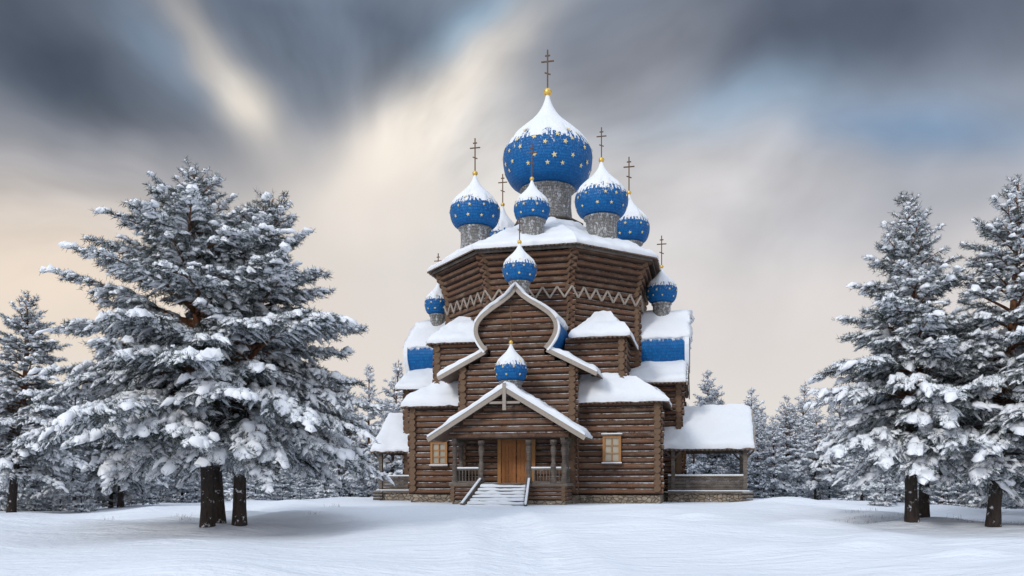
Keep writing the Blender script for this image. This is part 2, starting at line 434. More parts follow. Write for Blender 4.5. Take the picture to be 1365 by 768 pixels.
# porch
pw=MB()
FZ=1.62
PY0=-12.0;PY1=-9.2
for s in (-1,1):
    roof_panel(rb,sb,(s*4.05,PY0,4.0),(s*4.05,PY1,4.0),(0,PY1,6.5),(0,PY0,6.5),.28,(1,0,1,0),9)
    tr.beam((s*4.15,PY0-.06,3.88),(0,PY0-.06,6.42),.09,.26,0)
    sb.beam((s*4.15,PY0-.06,4.07),(0,PY0-.06,6.61),.16,.10,0)
    tr.beam((s*2.9,PY0+.6,3.92),(s*2.9,PY1,3.92),.24,.26,1)
tr.box(-.09,.09,PY0-.16,PY0-.1,5.35,6.75,0)
tr.beam((-.8,PY0-.02,5.75),(.8,PY0-.02,5.75),.08,.12,0)
log_wall((-2.9,PY0+.75),(2.9,PY0+.75),3.9,6.1,.25,0,lambda z:min(3.2,(6.35-z)/2.5*4.05-.15))
pw.box(-3.15,3.15,PY0+.5,PY1+.1,FZ-.16,FZ,0)
pw.box(-3.0,3.0,PY0+.62,PY1+.1,.2,.72,4)
for k in range(4): pw.cyl((-3.1,PY0+.66,.84+k*.2),(3.1,PY0+.66,.84+k*.2),.115,.115,8,5,6)
for s in (-1,1):
    for k in range(4): pw.cyl((s*2.95,PY0+.5,.80+k*.2),(s*2.95,PY1,.80+k*.2),.115,.115,8,5,6)
def post(x,y,z0,z1,r=.13):
    h=z1-z0
    pw.lathe([(r*1.3,z0),(r*1.3,z0+.12*h),(r*.8,z0+.16*h),(r*1.15,z0+.3*h),(r*1.2,z0+.42*h),(r*.75,z0+.5*h),(r*1.0,z0+.55*h),(r*.75,z0+.6*h),(r*1.15,z0+.72*h),(r*1.2,z0+.82*h),(r*.8,z0+.88*h),(r*1.35,z0+.9*h),(r*1.35,z1)],x,y,12,0)
for x in (-2.9,-1.45,1.1,2.4,2.95): post(x,PY0+.75,FZ,3.85)
for s in (-1,1): post(s*2.9,-10.1,FZ,3.85)
def railing(p0,p1,z,h=.72):
    p0=Vector((*p0,0));p1=Vector((*p1,0));L=(p1-p0).length;n=max(2,int(L/.16))
    for k in (.06,h): pw.beam(p0+Vector((0,0,z+k)),p1+Vector((0,0,z+k)),.1,.1,0)
    sb.beam(p0+Vector((0,0,z+h+.085)),p1+Vector((0,0,z+h+.085)),.11,.07,0)
    for i in range(n):
        q=p0.lerp(p1,(i+.5)/n); pw.beam(q+Vector((0,0,z+.05)),q+Vector((0,0,z+h-.04)),.115,.04,0,(p1-p0))
railing((-2.9,PY0+.75),(-1.5,PY0+.75),FZ);railing((1.15,PY0+.75),(2.95,PY0+.75),FZ)
for s in (-1,1): railing((s*2.9,PY0+.75),(s*2.9,-9.2),FZ)
def ybox(x0,x1,yf,depth,z0,z1,mat): pw.box(x0,x1,yf,yf+depth,z0,z1,mat)
yd=-9.24
ybox(-1.05,-.86,yd-.1,.25,FZ,4.02,2);ybox(.86,1.05,yd-.1,.25,FZ,4.02,2);ybox(-1.05,1.05,yd-.101,.25,4.02,4.2,2)
for s in (-1,1):
    xs=sorted((s*.02,s*.85)); ybox(xs[0],xs[1],yd,.12,FZ+.01,4.0,1)
    for k in range(4):
        a=.06+k*.195; xx=sorted((s*a,s*(a+.17))); ybox(xx[0],xx[1],yd-.03,.05,FZ+.1,3.9,1)
    for z in (FZ+.35,2.85,3.65): xx=sorted((s*.04,s*.84)); ybox(xx[0],xx[1],yd-.055,.05,z,z+.14,1)
pw.cyl((.09,yd-.12,2.7),(.09,yd-.12,2.95),.02,.02,6,2)
# stairs: open timber treads between two stringers, deep snow on each tread
ns=7;ys=PY0+.5;run=.31;gz=.38
for i in range(ns):
    z1=FZ-.02-(i+1)*(FZ-gz)/(ns+.3); y1=ys-i*run
    w=1.22+.05*i
    pw.box(-w-.15,w-.15,y1-run-.03,y1,z1-.06,z1,0)
    pw.box(-w-.13,w-.17,y1-.03,y1-.003,z1-.2,z1+.16,0)
    snow_sheet(sb,lambda u,v,w=w,y1=y1,z1=z1:(-w-.13+(2*w-.04)*u,y1-run-.03+(run-.01)*v,z1-.02),2*w,run,.145,(1,1,1,1),step=.12,jit=.05)
for s in (-1,1):
    x=s*1.30-.15
    pw.beam((x,ys+.05,FZ+.02),(x+s*.32,ys-ns*run-.15,gz+.02),.09,.40,0)
    sb.beam((x,ys+.05,FZ+.245),(x+s*.32,ys-ns*run-.15,gz+.245),.11,.06,0)
def window(cx,cy,cz,w,h,ang=0):
    pw.ang=ang
    f=.13;y=cy
    pw.box(cx-w/2-f,cx-w/2,y-.12,y+.1,cz-h/2-f,cz+h/2+f,2);pw.box(cx+w/2,cx+w/2+f,y-.12,y+.1,cz-h/2-f,cz+h/2+f,2)
    pw.box(cx-w/2,cx+w/2,y-.118,y+.1,cz+h/2,cz+h/2+f,2);pw.box(cx-w/2,cx+w/2,y-.118,y+.1,cz-h/2-f,cz-h/2,2)
    pw.box(cx-w/2-f-.06,cx+w/2+f+.06,y-.2,y+.05,cz-h/2-f-.07,cz-h/2-f-.003,0)
    sb.ang=ang; sb.box(cx-w/2-f-.05,cx+w/2+f+.05,y-.2,y-.122,cz-h/2-f-.0,cz-h/2-f+.06,0); sb.box(cx-w/2-f-.07,cx+w/2+f+.07,y-.18,y-.02,cz+h/2+f+.081,cz+h/2+f+.14,0); sb.ang=0
    pw.box(cx-w/2-f-.08,cx+w/2+f+.08,y-.18,y+.05,cz+h/2+f+.003,cz+h/2+f+.08,0)
    pw.box(cx-w/2,cx+w/2,y-.02,y+.02,cz-h/2,cz+h/2,3)
    pw.box(cx-.035,cx+.035,y-.09,y-.022,cz-h/2,cz+h/2,2)
    for k in (-.17,.17): pw.box(cx-w/2,cx+w/2,y-.088,y-.024,cz+h*k-.028,cz+h*k+.028,2)
    pw.ang=0
window(5.05,-7.91,3.45,.74,1.25);window(-4.85,-7.91,3.3,.74,1.1)
window(0,-8.71,3.4,.72,1.2,math.pi/2);window(-4.9,-7.53,3.4,.7,1.2,math.pi/2)
def plinth(x0,x1,y0,y1): pw.box(x0,x1,y0,y1,.1,Z0-.01,4)
plinth(-3.2,3.2,-9.15,9);plinth(-8.65,-3.2,-3.2,3.2);plinth(3.2,8.65,-3.2,3.2)
plinth(-6.6,-3.2,-7.84,-3.2);plinth(3.2,7.65,-7.84,-3.2);plinth(-6.6,-3.2,3.2,7.84);plinth(3.2,7.45,3.2,7.84)
def gallery(s,x0,x1):
    yf=-3.9;yb=1.4;yr=-1.3
    X=lambda x:s*x
    roof_panel(rb,sb,(X(x0-.9),yf-.35,3.62),(X(x1+.35),yf-.35,3.62),(X(x1+.35),yr,6.0),(X(x0-.9),yr,6.0),.30,(0,1,1,0),3)
    roof_panel(rb,sb,(X(x0-.5),yb+.35,3.62),(X(x1+.35),yb+.35,3.62),(X(x1+.35),yr,6.0),(X(x0-.5),yr,6.0),.30,(0,1,1,0),3)
    tr.beam((X(x1+.4),yf-.38,3.5),(X(x1+.4),yr,5.9),.09,.24,0)
    tr.beam((X(x1+.4),yb+.38,3.5),(X(x1+.4),yr,5.9),.09,.24,0)
    pw.box(min(X(x0),X(x1+.1)),max(X(x0),X(x1+.1)),yf-.1,yb+.1,1.0,1.14,0)
    pw.box(min(X(x0),X(x1-.05)),max(X(x0),X(x1-.05)),yf+.05,yb,.1,1.0,4)
    sb.beam((X(x0),yf-.07,1.17),(X(x1+.1),yf-.07,1.17),.1,.055,0)
    xs=[x0+.3,(x0+x1)/2,x1-.12] if x1-x0>4.5 else [x0+.3,x1-.12]
    for y in (yf+.1,yb-.1):
        for x in xs: 
            pw.beam((X(x),y,1.14),(X(x),y,3.6),.22,.22,0,(0,1,0))
            for dd in (-1,1): pw.beam((X(x),y,3.0),(X(x)+dd*.5,y,3.5),.08,.1,0)
        pw.beam((X(x0-.3),y,3.58),(X(x1+.1),y,3.58),.2,.2,0)
        for z in (1.24,1.44,1.64,1.84): pw.beam((X(x0),y,z),(X(x1-.1),y,z),.05,.175,0)
        pw.beam((X(x0),y,2.0),(X(x1-.1),y,2.0),.14,.08,0); sb.beam((X(x0),y,2.08),(X(x1-.1),y,2.08),.15,.08,0)
    xe=X(x1-.12)
    for z in (1.24,1.44,1.64,1.84): pw.beam((xe,yf+.2,z),(xe,yb-.2,z),.05,.175,0)
    pw.beam((xe,yf+.2,3.58),(xe,yb-.2,3.58),.18,.2,0)
    pw.beam((xe,yr,3.6),(xe,yr,5.8),.16,.16,0,(0,1,0))
    for k in range(3):
        pw.cyl((X(x1-.3),yf-.12,.62+k*.2),(X(x1+.3),yf-.12,.62+k*.2),.09,.09,8,0,0)
gallery(1,7.9,12.4);gallery(-1,6.9,10.2)
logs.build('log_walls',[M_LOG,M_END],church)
rb.build('roof_planks',[M_PLANK],church)
sb.build('roof_snow',[M_SNOW],church)
tr.build('carved_trim',[M_TRIM,M_GREY],church)
bar.build('barrel_roofs',[M_BLUEN,M_PLANK],church)
pw.build('porch_and_galleries',[M_GREY,M_DOOR,M_WIN,M_GLASS,M_STONE,M_LOG,M_END],church)

# ---------------------------------------------------------------- GROUND
LUMP=[(RNG.uniform(-26,28),RNG.uniform(12,44),RNG.uniform(.5,1.8),RNG.uniform(.06,.20)) for _ in range(170)]
LUMP=[l for l in LUMP if abs(l[0])>2.5 or l[1]>60]
def gh(x,y):
    x=np.asarray(x,dtype=float);y=np.asarray(y,dtype=float)
    r=np.hypot(x-2,(y-53)); k=np.clip((r-13)/19,0,1); z=.5*(1-k*k*(3-2*k))
    z=z+.10*np.sin(x*.31+1.3)*np.sin(y*.27+.5)+.05*np.sin(x*.83+y*.41)+.025*np.sin(x*1.9-y*.9+2)*np.sin(y*1.3)
    for lx,ly,lr,lh in LUMP: z=z+lh*np.exp(-(((x-lx)/(lr*1.6))**2+((y-ly)/lr)**2))
    dc=np.clip((r-12)/5,0,1); z=np.where(r<17,z*dc+(.5)*(1-dc),z)
    far=np.clip((np.hypot(x,y)-70)/200,0,1); z=z*(1-far)
    nz=np.clip((np.hypot(x,y)-4)/8,0,1); z=z*nz
    pc=-.3+.9*np.sin(y*.11); d=np.abs(x-pc)
    amp=np.clip((44-y)/6,0,1)*np.clip((y-2)/6,0,1)
    z=z-amp*.10*np.exp(-(d/.9)**2)+amp*.06*np.exp(-((d-1.4)/.4)**2)+amp*.045*np.exp(-(d/.9)**2)*np.sin(y*7+np.sign(x-pc)*1.5)*np.sin(x*5)
    for tx,ty in ((-10.1,27),(-9.3,27.6),(-10.5,29.5),(14.2,29),(15.7,31),(16.35,28)):
        q=np.hypot(x-tx,y-ty); z=z+.14*np.exp(-(q/1.2)**2)
    return z
def axis(a,b,st,ext):
    c=list(np.arange(a,b,st)); s=st; hi=c[-1];lo=c[0];H=[];Lo=[]
    while hi<ext: s*=1.18; hi+=s; H.append(hi)
    s=st
    while lo>-ext: s*=1.18; lo-=s; Lo.append(lo)
    return np.array(Lo[::-1]+c+H)
xs=axis(-32,34,.22,2500);ysx=axis(-2,62,.22,2500)
X,Y=np.meshgrid(xs,ysx); Z=gh(X,Y); nr,nc=X.shape
co=np.stack([X,Y,Z],-1).reshape(-1,3).astype(np.float32)
i=np.arange(nr-1)[:,None]*nc+np.arange(nc-1)[None,:]
fc=np.stack([i,i+1,i+nc+1,i+nc],-1).reshape(-1,4).astype(np.int32)
def np_mesh(name,co,faces_list,mats,attr=None):
    me=bpy.data.meshes.new(name); me.vertices.add(len(co)); me.vertices.foreach_set('co',np.asarray(co,dtype=np.float32).ravel())
    idx=np.concatenate([f.ravel() for f,_,_ in faces_list]).astype(np.int32)
    tot=np.concatenate([np.full(len(f),f.shape[1]) for f,_,_ in faces_list])
    st=np.concatenate([[0],np.cumsum(tot)[:-1]]).astype(np.int32)
    me.loops.add(len(idx)); me.loops.foreach_set('vertex_index',idx)
    me.polygons.add(len(tot)); me.polygons.foreach_set('loop_start',st)
    try: me.polygons.foreach_set('loop_total',tot.astype(np.int32))
    except Exception: pass
    me.polygons.foreach_set('material_index',np.concatenate([np.full(len(f),m) for f,m,_ in faces_list]).astype(np.int32))
    me.polygons.foreach_set('use_smooth',np.concatenate([np.full(len(f),s) for f,_,s in faces_list]).astype(bool))
    if attr is not None:
        at=me.attributes.new('dat','FLOAT_VECTOR','POINT'); at.data.foreach_set('vector',np.asarray(attr,dtype=np.float32).ravel())
    for m in mats: me.materials.append(m)
    me.update(calc_edges=True); me.validate(); return me
m,t,b=newmat('ground_snow'); c=obj_coord(t)
n2=t.noise(c,3.5,5,.6)
mp=t.new('ShaderNodeMapping'); t.l.new(c,mp.inputs[0]); mp.inputs['Scale'].default_value=(.5,1.6,1)
n4=t.noise(mp.outputs[0],1.1,4,.55)
t.set(b.inputs['Base Color'],t.mix(n4,(.76,.81,.89),(.84,.87,.93))); b.inputs['Roughness'].default_value=.7
hb=t.math('ADD',t.math('MULTIPLY',n4,1.2),t.math('MULTIPLY',n2,.5))
t.set(b.inputs['Normal'],t.bump(hb,.8,.16)); M_GROUND=m
g=bpy.data.objects.new('snow_ground',np_mesh('snow_ground',co,[(fc,0,True)],[M_GROUND])); scene.collection.objects.link(g)

# ---------------------------------------------------------------- TREES
def needle_mat(name,dark,frost,bias):
    m,t,b=newmat(name); d=t.sep(dat(t)); 
    k=t.ss(t.math('ADD',d[0],bias),.30,.95)
    a=t.mix(k,dark,frost)
    t.set(b.inputs['Base Color'],a); b.inputs['Roughness'].default_value=.8; b.inputs['Specular IOR Level'].default_value=.1
    return m
M_NEED=needle_mat('pine_needles',(.042,.054,.046),(.46,.50,.54),-.04)
M_NEEDF=needle_mat('frost_haze_needles',(.15,.17,.18),(.60,.64,.70),.12)  # distant needles lightened: frost, plus haze put into the colour
m,t,b=newmat('pine_bark'); c=obj_coord(t); z=t.sep(c)[2]
mp=t.new('ShaderNodeMapping'); t.l.new(c,mp.inputs[0]); mp.inputs['Scale'].default_value=(1,1,.3)
n1=t.noise(mp.outputs[0],11,5,.7)
a=t.mix(t.ss(z,2.5,6.5),(.045,.034,.03),(.20,.085,.04)); a=t.mix(t.ss(n1,.4,.7),a,(.02,.016,.014)); 
n2=t.noise(c,3,5,.7); a=t.mix(t.math('MULTIPLY',t.ss(n2,.58,.66),.8),a,SNOWC)
t.set(b.inputs['Base Color'],a); b.inputs['Roughness'].default_value=.9
t.set(b.inputs['Normal'],t.bump(n1,.9,.04)); M_BARK=m
m,t,b=newmat('branch_snow'); b.inputs['Base Color'].default_value=(.82,.845,.89,1); b.inputs['Roughness'].default_value=.75; M_TSNOW=m

def tube(path,rad,n):
    path=np.asarray(path);K=len(path)
    tg=np.gradient(path,axis=0); tg/=np.linalg.norm(tg,axis=1)[:,None]+1e-9
    ref=np.array([0,0,1.]) if abs(tg[0][2])<.8 else np.array([1.,0,0])
    a=np.cross(tg,ref);a/=np.linalg.norm(a,axis=1)[:,None]+1e-9;b_=np.cross(tg,a)
    an=np.linspace(0,2*np.pi,n,endpoint=False)
    v=path[:,None,:]+(a[:,None,:]*np.cos(an)[None,:,None]+b_[:,None,:]*np.sin(an)[None,:,None])*np.asarray(rad)[:,None,None]
    i=np.arange(K-1)[:,None]*n; j=np.arange(n)[None,:];j2=(j+1)%n
    f=np.stack([i+j,i+j2,i+n+j2,i+n+j],-1).reshape(-1,4)
    return v.reshape(-1,3),f
def pine_mesh(name,H,R,zc,seed,lean=(0,0),wh=20,per=6,tstep=.16,npl=64,nlen=.15,nwid=.017,snow=.95,mats=None,tr_r=.2,sn_scale=1.0,K=6,Mx=6,pads=True,e_lo=6):
    r=np.random.default_rng(seed); V=[];FB=[];off=0
    zt=np.linspace(-.3,H,14); q=np.clip(zt/H,0,1)
    px=lean[0]*q**1.3+.12*np.sin(q*5+seed); py=lean[1]*q**1.3+.10*np.sin(q*4+seed*2)
    v,f=tube(np.stack([px,py,zt],1),tr_r*(1-q)**.8+.02+.10*np.exp(-np.clip(zt,0,9)/.25)*tr_r*3,10); V.append(v);FB.append(f+off);off+=len(v)
    tw=[]
    prx=[0,.06,.18,.41,.6,.81,.93,1];pry=[.80,1.0,1.04,.86,.64,.36,.17,.05]
    for w in range(wh):
        f0=(w+.5*r.random())/wh
        for j in range(per):
            fz=min(.995,max(0,f0+r.normal()*.014)); z=zc+(H-zc)*fz
            L=R*np.interp(fz,prx,pry)*r.uniform(.66,1.08); 
            if L<.18: L=.18
            az=2*np.pi*(j+r.uniform(-.33,.33))/per+w*1.1
            e0=np.radians(e_lo+50*fz**1.3+r.normal()*7); dr=L*(.40*(1-fz)+.05)*r.uniform(.7,1.25)
            hd=np.array([np.cos(az),np.sin(az),0]);sd=np.array([-hd[1],hd[0],0])
            b0=np.array([np.interp(z,zt,px),np.interp(z,zt,py),z]); wig=r.normal()*.08*L
            def P(s): 
                s=np.atleast_1d(s)[:,None]
                return b0+hd*L*s*np.cos(e0)+sd*wig*np.sin(s*3)+np.array([0,0,1.])*(L*s*np.sin(e0)-dr*s**2.1+.13*dr*s**6)
            ss=np.linspace(0,1,7); pa=P(ss)
            v,f=tube(pa,(.012+.016*L)*(1-ss)+.006,5); V.append(v);FB.append(f+off);off+=len(v)
            ns=max(2,int(L*.82/tstep)); sv=np.linspace(.22 if L>1.5 else .05,.97,ns)
            pp=P(sv);tg=P(sv+.02)-pp; tg/=np.linalg.norm(tg,axis=1)[:,None]
            for k in range(ns):
                for sgn in (-1,1):
                    if r.random()<.12: continue
                    lt=(.18+.38*min(2.2,(1-sv[k])*L))*r.uniform(.6,1.25); lt=min(lt,1.0)
                    a=np.radians(r.uniform(32,62)); d=tg[k]*np.cos(a)+sgn*sd*np.sin(a)+np.array([0,0,r.normal()*.14+.06])
                    d/=np.linalg.norm(d); dp=lt*lt*(.26+.34*(1-fz))
                    tw.append((*pp[k],*d,lt,dp,r.uniform(.055,.125),fz,0))
                    if lt>.45:
                        for q2 in (.4,.7):
                            for s2 in (-1,1):
                                if r.random()<.35: continue
                                p2=pp[k]+d*lt*q2-np.array([0,0,dp*q2*q2]); d2=d*.75+np.cross(d,[0,0,1])*s2*.6+np.array([0,0,r.normal()*.1]); d2/=np.linalg.norm(d2)
                                l2=lt*(1-q2)*r.uniform(.6,1.0)+.08; tw.append((*p2,*d2,l2,l2*.3,r.uniform(.045,.10),fz,0))
                if pads and L>.8 and sv[k]>.34 and r.random()<(.75*(1-.8*fz)):
                    d=tg[k]+sd*r.normal()*.5; d/=np.linalg.norm(d)
                    l=r.uniform(.30,.65)*min(1,.4+L*.22); p=pp[k]+sd*r.normal()*.16*min(1.5,L*(1.1-sv[k])+.2)+np.array([0,0,.03])
                    tw.append((*p,*d,l,l*l*.5,r.uniform(.11,.22)*(1-.45*fz),fz,1))
            tw.append((*P(.9)[0],*tg[-1],.3,.05,.07,fz,0))
    tw.append((px[-1],py[-1],H-.1,0,0,1,.35,0,.03,1,0))
    T=np.array(tw); N=len(T)
    P0=T[:,0:3];D=T[:,3:6];Ls=T[:,6];DP=T[:,7];Wd=T[:,8]*sn_scale;FZ_=T[:,9];KD=T[:,10]
    cnt=np.maximum(3,(Ls*npl*np.where(KD>0,.5,1)).astype(int)); ti=np.repeat(np.arange(N),cnt); n=len(ti)
    tt=r.uniform(.05,1.0,n); base=P0[ti]+D[ti]*(Ls[ti]*tt)[:,None]; base[:,2]-=DP[ti]*tt**2
    rv=r.normal(size=(n,3)); rv/=np.linalg.norm(rv,axis=1)[:,None]
    dv=D[ti]*.65+rv*.8; dv[:,2]+=.06; dv/=np.linalg.norm(dv,axis=1)[:,None]
    sdv=np.cross(dv,r.normal(size=(n,3))); sdv/=np.linalg.norm(sdv,axis=1)[:,None]+1e-9
    ln=nlen*r.uniform(.7,1.25,n)
    tip=base+dv*ln[:,None]; w2=(nwid/2*r.uniform(.7,1.3,n))[:,None]
    nv=np.stack([base-sdv*w2,base+sdv*w2,tip+sdv*w2*.4,tip-sdv*w2*.4],1).reshape(-1,3)
    nf=np.arange(n*4).reshape(-1,4)+off
    fr=np.clip(r.normal(.42,.22,n)+.15*np.sin(base[:,0]*3+base[:,1]*2.3+base[:,2]*4)+.25*(dv[:,2]),0,1); fa=np.repeat(fr,4)
    V.append(nv); offn=off; off+=n*4
    hsh=.5+.5*np.sin(P0[:,0]*2.1+1)*np.sin(P0[:,1]*2.3+2)+.35*np.sin(P0[:,2]*3.3)
    pr=snow*(.58+.40*hsh)*(np.clip(1.12-.55*FZ_,.45,1) if pads else 1); pr=np.where(KD>0,1,pr)
    sel=np.where(r.random(N)<pr)[0]; S=len(sel)
    u=np.linspace(0,1,K); 
    l=Ls[sel]*r.uniform(.75,1.08,S); st=Ls[sel]*.05
    cen=P0[sel][:,None,:]+D[sel][:,None,:]*(st[:,None]+l[:,None]*u[None,:])[:,:,None]
    cen[:,:,2]-=DP[sel][:,None]*(u[None,:]**2)
    prof=np.sqrt(np.clip(1-(2*u-1)**4,0.0,1))[None,:]*(.65+.75*r.random((S,K)))
    wv=Wd[sel][:,None]*np.where(KD[sel]>0,1,(.55+.75*np.clip(Ls[sel],0,.8))*1.15)[:,None]*prof
    sv=np.cross(D[sel],np.array([0,0,1.])); sv/=np.linalg.norm(sv,axis=1)[:,None]+1e-6
    an=np.linspace(0,2*np.pi,Mx,endpoint=False)
    ca=np.cos(an);sa=np.sin(an); sa=np.where(sa<0,sa*.25,sa*.8)
    vv=cen[:,:,None,:]+sv[:,None,None,:]*(wv[:,:,None]*ca[None,None,:])[...,None]
    vv[...,2]+=wv[:,:,None]*sa[None,None,:]+.012
    vv+=r.normal(size=vv.shape)*(.007+.12*wv[:,:,None,None])
    vv=vv.reshape(-1,3)
    bi=np.arange(S)[:,None,None]*(K*Mx)+np.arange(K-1)[None,:,None]*Mx; j=np.arange(Mx)[None,None,:];j2=(j+1)%Mx
    sf=np.stack([bi+j,bi+j2,bi+Mx+j2,bi+Mx+j],-1).reshape(-1,4)+off
    V.append(vv); off+=len(vv)
    co=np.concatenate(V); at=np.zeros((len(co),3)); at[offn:offn+n*4,0]=fa
    return np_mesh(name,co,[(np.concatenate(FB),0,True),(nf,1,False),(sf,2,True)],mats or [M_BARK,M_NEED,M_TSNOW],at)
def place(name,me,x,y,rot=0,s=1,parent=None,z=None):
    o=bpy.data.objects.new(name,me); scene.collection.objects.link(o)
    o.location=(x,y,float(gh(x,y)) if z is None else z); o.rotation_euler=(0,0,rot); o.scale=(s,s,s)
    if parent: o.parent=parent
    return o
tA=pine_mesh('pineA',11.6,5.6,2.6,1,(-.2,0),18,6)
tB=pine_mesh('pineB',10.9,5.0,2.7,2,(1.1,0),16,6)
tC=pine_mesh('pineC',8.4,4.6,2.9,3,(-.3,.5),11,5)
tD=pine_mesh('pineD',11.3,3.6,2.1,4,(-.4,0),19,6)
tE=pine_mesh('pineE',11.7,3.7,2.1,5,(.9,0),19,6)
place('pine_tree',tA,-10.1,27);place('pine_tree.001',tB,-9.2,27.6);place('pine_tree.002',tC,-10.5,29.6)
place('pine_tree.003',tD,14.2,29);place('pine_tree.004',tC,15.7,31.5,2.1,.95)
place('pine_tree.005',tE,16.4,28);place('pine_tree.006',tD,20.6,30,2.5,1.02)
place('pine_tree.007',tE,-25.4,42,1.0,.96)
place('pine_tree.008',tD,-22.2,47,2.0,.80);place('pine_tree.009',tE,24.5,37,3.0,1.0)
fm=[M_BARK,M_NEEDF,M_TSNOW]
kw=dict(wh=13,per=5,tstep=.28,npl=20,nlen=.24,nwid=.05,snow=1.0,mats=fm,tr_r=.15,sn_scale=1.9,K=4,Mx=5,pads=False,e_lo=12)
fA=pine_mesh('forestA',12,3.9,1.9,21,**kw);fB=pine_mesh('forestB',12,3.5,1.3,22,(.3,0),**kw)
fC=pine_mesh('forestC',12,2.9,1.0,23,**kw);fD=pine_mesh('forestD',6,2.4,.15,24,wh=8,per=6,tstep=.28,npl=22,nlen=.24,nwid=.06,snow=1.0,mats=fm,tr_r=.06,sn_scale=1.8,K=4,Mx=5,pads=False,e_lo=20)
forest=bpy.data.objects.new('distant_pine_forest',None); scene.collection.objects.link(forest)
rr=random.Random(5); cnt=0
def fput(me,x,y,s):
    global cnt; cnt+=1
    place('forest_pine_%d'%cnt,me,x,y,rr.uniform(0,6.28),s,forest)
for px,ty,d in ((945,498,74),(985,545,84),(1048,528,80),(1015,545,78),(1080,545,86),(1120,520,90),(525,484,72),(492,490,76),(560,530,86),(465,515,84),(1003,518,96),(915,540,90),(1150,530,62),(1070,510,100),(440,505,90),(130,465,62),(90,495,58),(200,510,66),(1180,500,70),(1290,480,62)):
    H=(642-ty)/F*d+1.6; fput(rr.choice([fB,fC,fA]),px2w(px,d),d,H/12)
for row,(dd,sc0,sc1,n) in enumerate(((0,.52,.72,44),(13,.62,.82,42),(32,.75,.98,44))):
    for k in range(n):
        a=-.72+1.44*(k+rr.uniform(.1,.9))/n; base=50 if abs(a)>.42 else (70 if abs(a)>.2 else 80)
        d=base+dd+rr.uniform(-4,6); x=math.tan(a)*d
        if abs(px2w(682,d)-x)<13 and d<74: continue
        fput(rr.choice([fA,fB,fC]),x,d,rr.uniform(sc0,sc1))
for row in range(3):
    for k in range(58):
        a=-.71+1.42*(k+rr.uniform(0,1))/58; base=46 if abs(a)>.42 else (66 if abs(a)>.22 else 76); d=base+row*8+rr.uniform(-2,5)
        fput(fD,math.tan(a)*d,d,rr.uniform(.35,.62)*(1+.18*row))
def stick_mesh(name,n,h,spread,wid,mats,seed,br=3):
    r=np.random.default_rng(seed);vs=[];fs=[];k=0
    for i in range(n):
        p=np.array([r.normal()*spread*.25,r.normal()*spread*.25,-.03]);d=np.array([r.normal()*.35,r.normal()*.35,1]);d/=np.linalg.norm(d)
        L=h*r.uniform(.5,1.1); segs=[(p,d,L,wid)]
        for q in range(br):
            s=r.uniform(.3,.9); d2=d+r.normal(size=3)*.45; d2/=np.linalg.norm(d2); segs.append((p+d*L*s,d2,L*r.uniform(.25,.5),wid*.7))
        for p_,d_,l_,w_ in segs:
            sd=np.cross(d_,r.normal(size=3)); sd/=np.linalg.norm(sd)
            e=p_+d_*l_; vs+=[p_-sd*w_,p_+sd*w_,e+sd*w_*.3,e-sd*w_*.3]; fs.append((k,k+1,k+2,k+3));k+=4
    at=np.zeros((len(vs),3)); at[:,0]=np.repeat(r.random(len(vs)//4),4)
    return np_mesh(name,np.array(vs),[(np.array(fs),0,False)],mats,at)
M_DRY=mat_simple('dry_grass_blade',(.20,.13,.07))
gr=stick_mesh('grass_tuft',18,.26,.9,.005,[M_DRY],33,1)
grass=bpy.data.objects.new('dry_grass',None); scene.collection.objects.link(grass)
for k in range(22):
    px,d=rr.choice([(rr.uniform(120,260),rr.uniform(28,34)),(rr.uniform(330,470),rr.uniform(30,38)),(rr.uniform(1120,1215),rr.uniform(30,36)),(rr.uniform(1240,1365),rr.uniform(29,34))])
    place('grass_%d'%k,gr,px2w(px,d),d,rr.uniform(0,6.28),rr.uniform(.5,1.1),grass)

# ---------------------------------------------------------------- SKY / LIGHT
SUN_EL=math.radians(30);SUN_AZ=math.radians(218)
w=bpy.data.worlds.new('World'); scene.world=w; w.use_nodes=True
t=NT(w.node_tree); bg=w.node_tree.nodes['Background']
sky=t.new('ShaderNodeTexSky',sky_type='NISHITA'); sky.sun_disc=False; sky.sun_elevation=SUN_EL; sky.sun_rotation=SUN_AZ
tc=t.new('ShaderNodeTexCoord').outputs['Generated']
s=t.sep(tc); hh=t.math('SQRT',t.math('ADD',t.math('MULTIPLY',s[0],s[0]),t.math('ADD',t.math('MULTIPLY',s[1],s[1]),1e-5)))
az=t.math('ARCTAN2',s[0],s[1]); el=t.math('DIVIDE',s[2],hh)
wn=t.n.new('ShaderNodeTexNoise'); t.l.new(tc,wn.inputs['Vector']); wn.inputs['Scale'].default_value=3.4; wn.inputs['Detail'].default_value=3
wc=t.sep(wn.outputs['Color'])
azw=t.math('ADD',az,t.math('MULTIPLY',t.math('SUBTRACT',wc[0],.5),.20)); elw=t.math('ADD',el,t.math('MULTIPLY',t.math('SUBTRACT',wc[1],.5),.16))
cv=t.comb(azw,elw,0.0)
def ae(px,py):
    a=math.atan((px-682.5)/F); return a,(642-py)/F*math.cos(a)
a0,t0=ae(440,360)
dx=t.math('SUBTRACT',azw,a0);dy=t.math('SUBTRACT',elw,t0)
rad=t.math('SQRT',t.math('ADD',t.math('MULTIPLY',dx,dx),t.math('ADD',t.math('MULTIPLY',dy,dy),.004)))
sv=t.comb(t.math('DIVIDE',dx,rad),t.math('DIVIDE',dy,rad),t.math('MULTIPLY',rad,1.4))
st=t.noise(sv,3.2,4,.5); st2=t.noise(tc,4.5,4,.5)
ramp=t.new('ShaderNodeValToRGB'); t.l.new(t.math('MULTIPLY',elw,.5),ramp.inputs[0])
cr=ramp.color_ramp; 
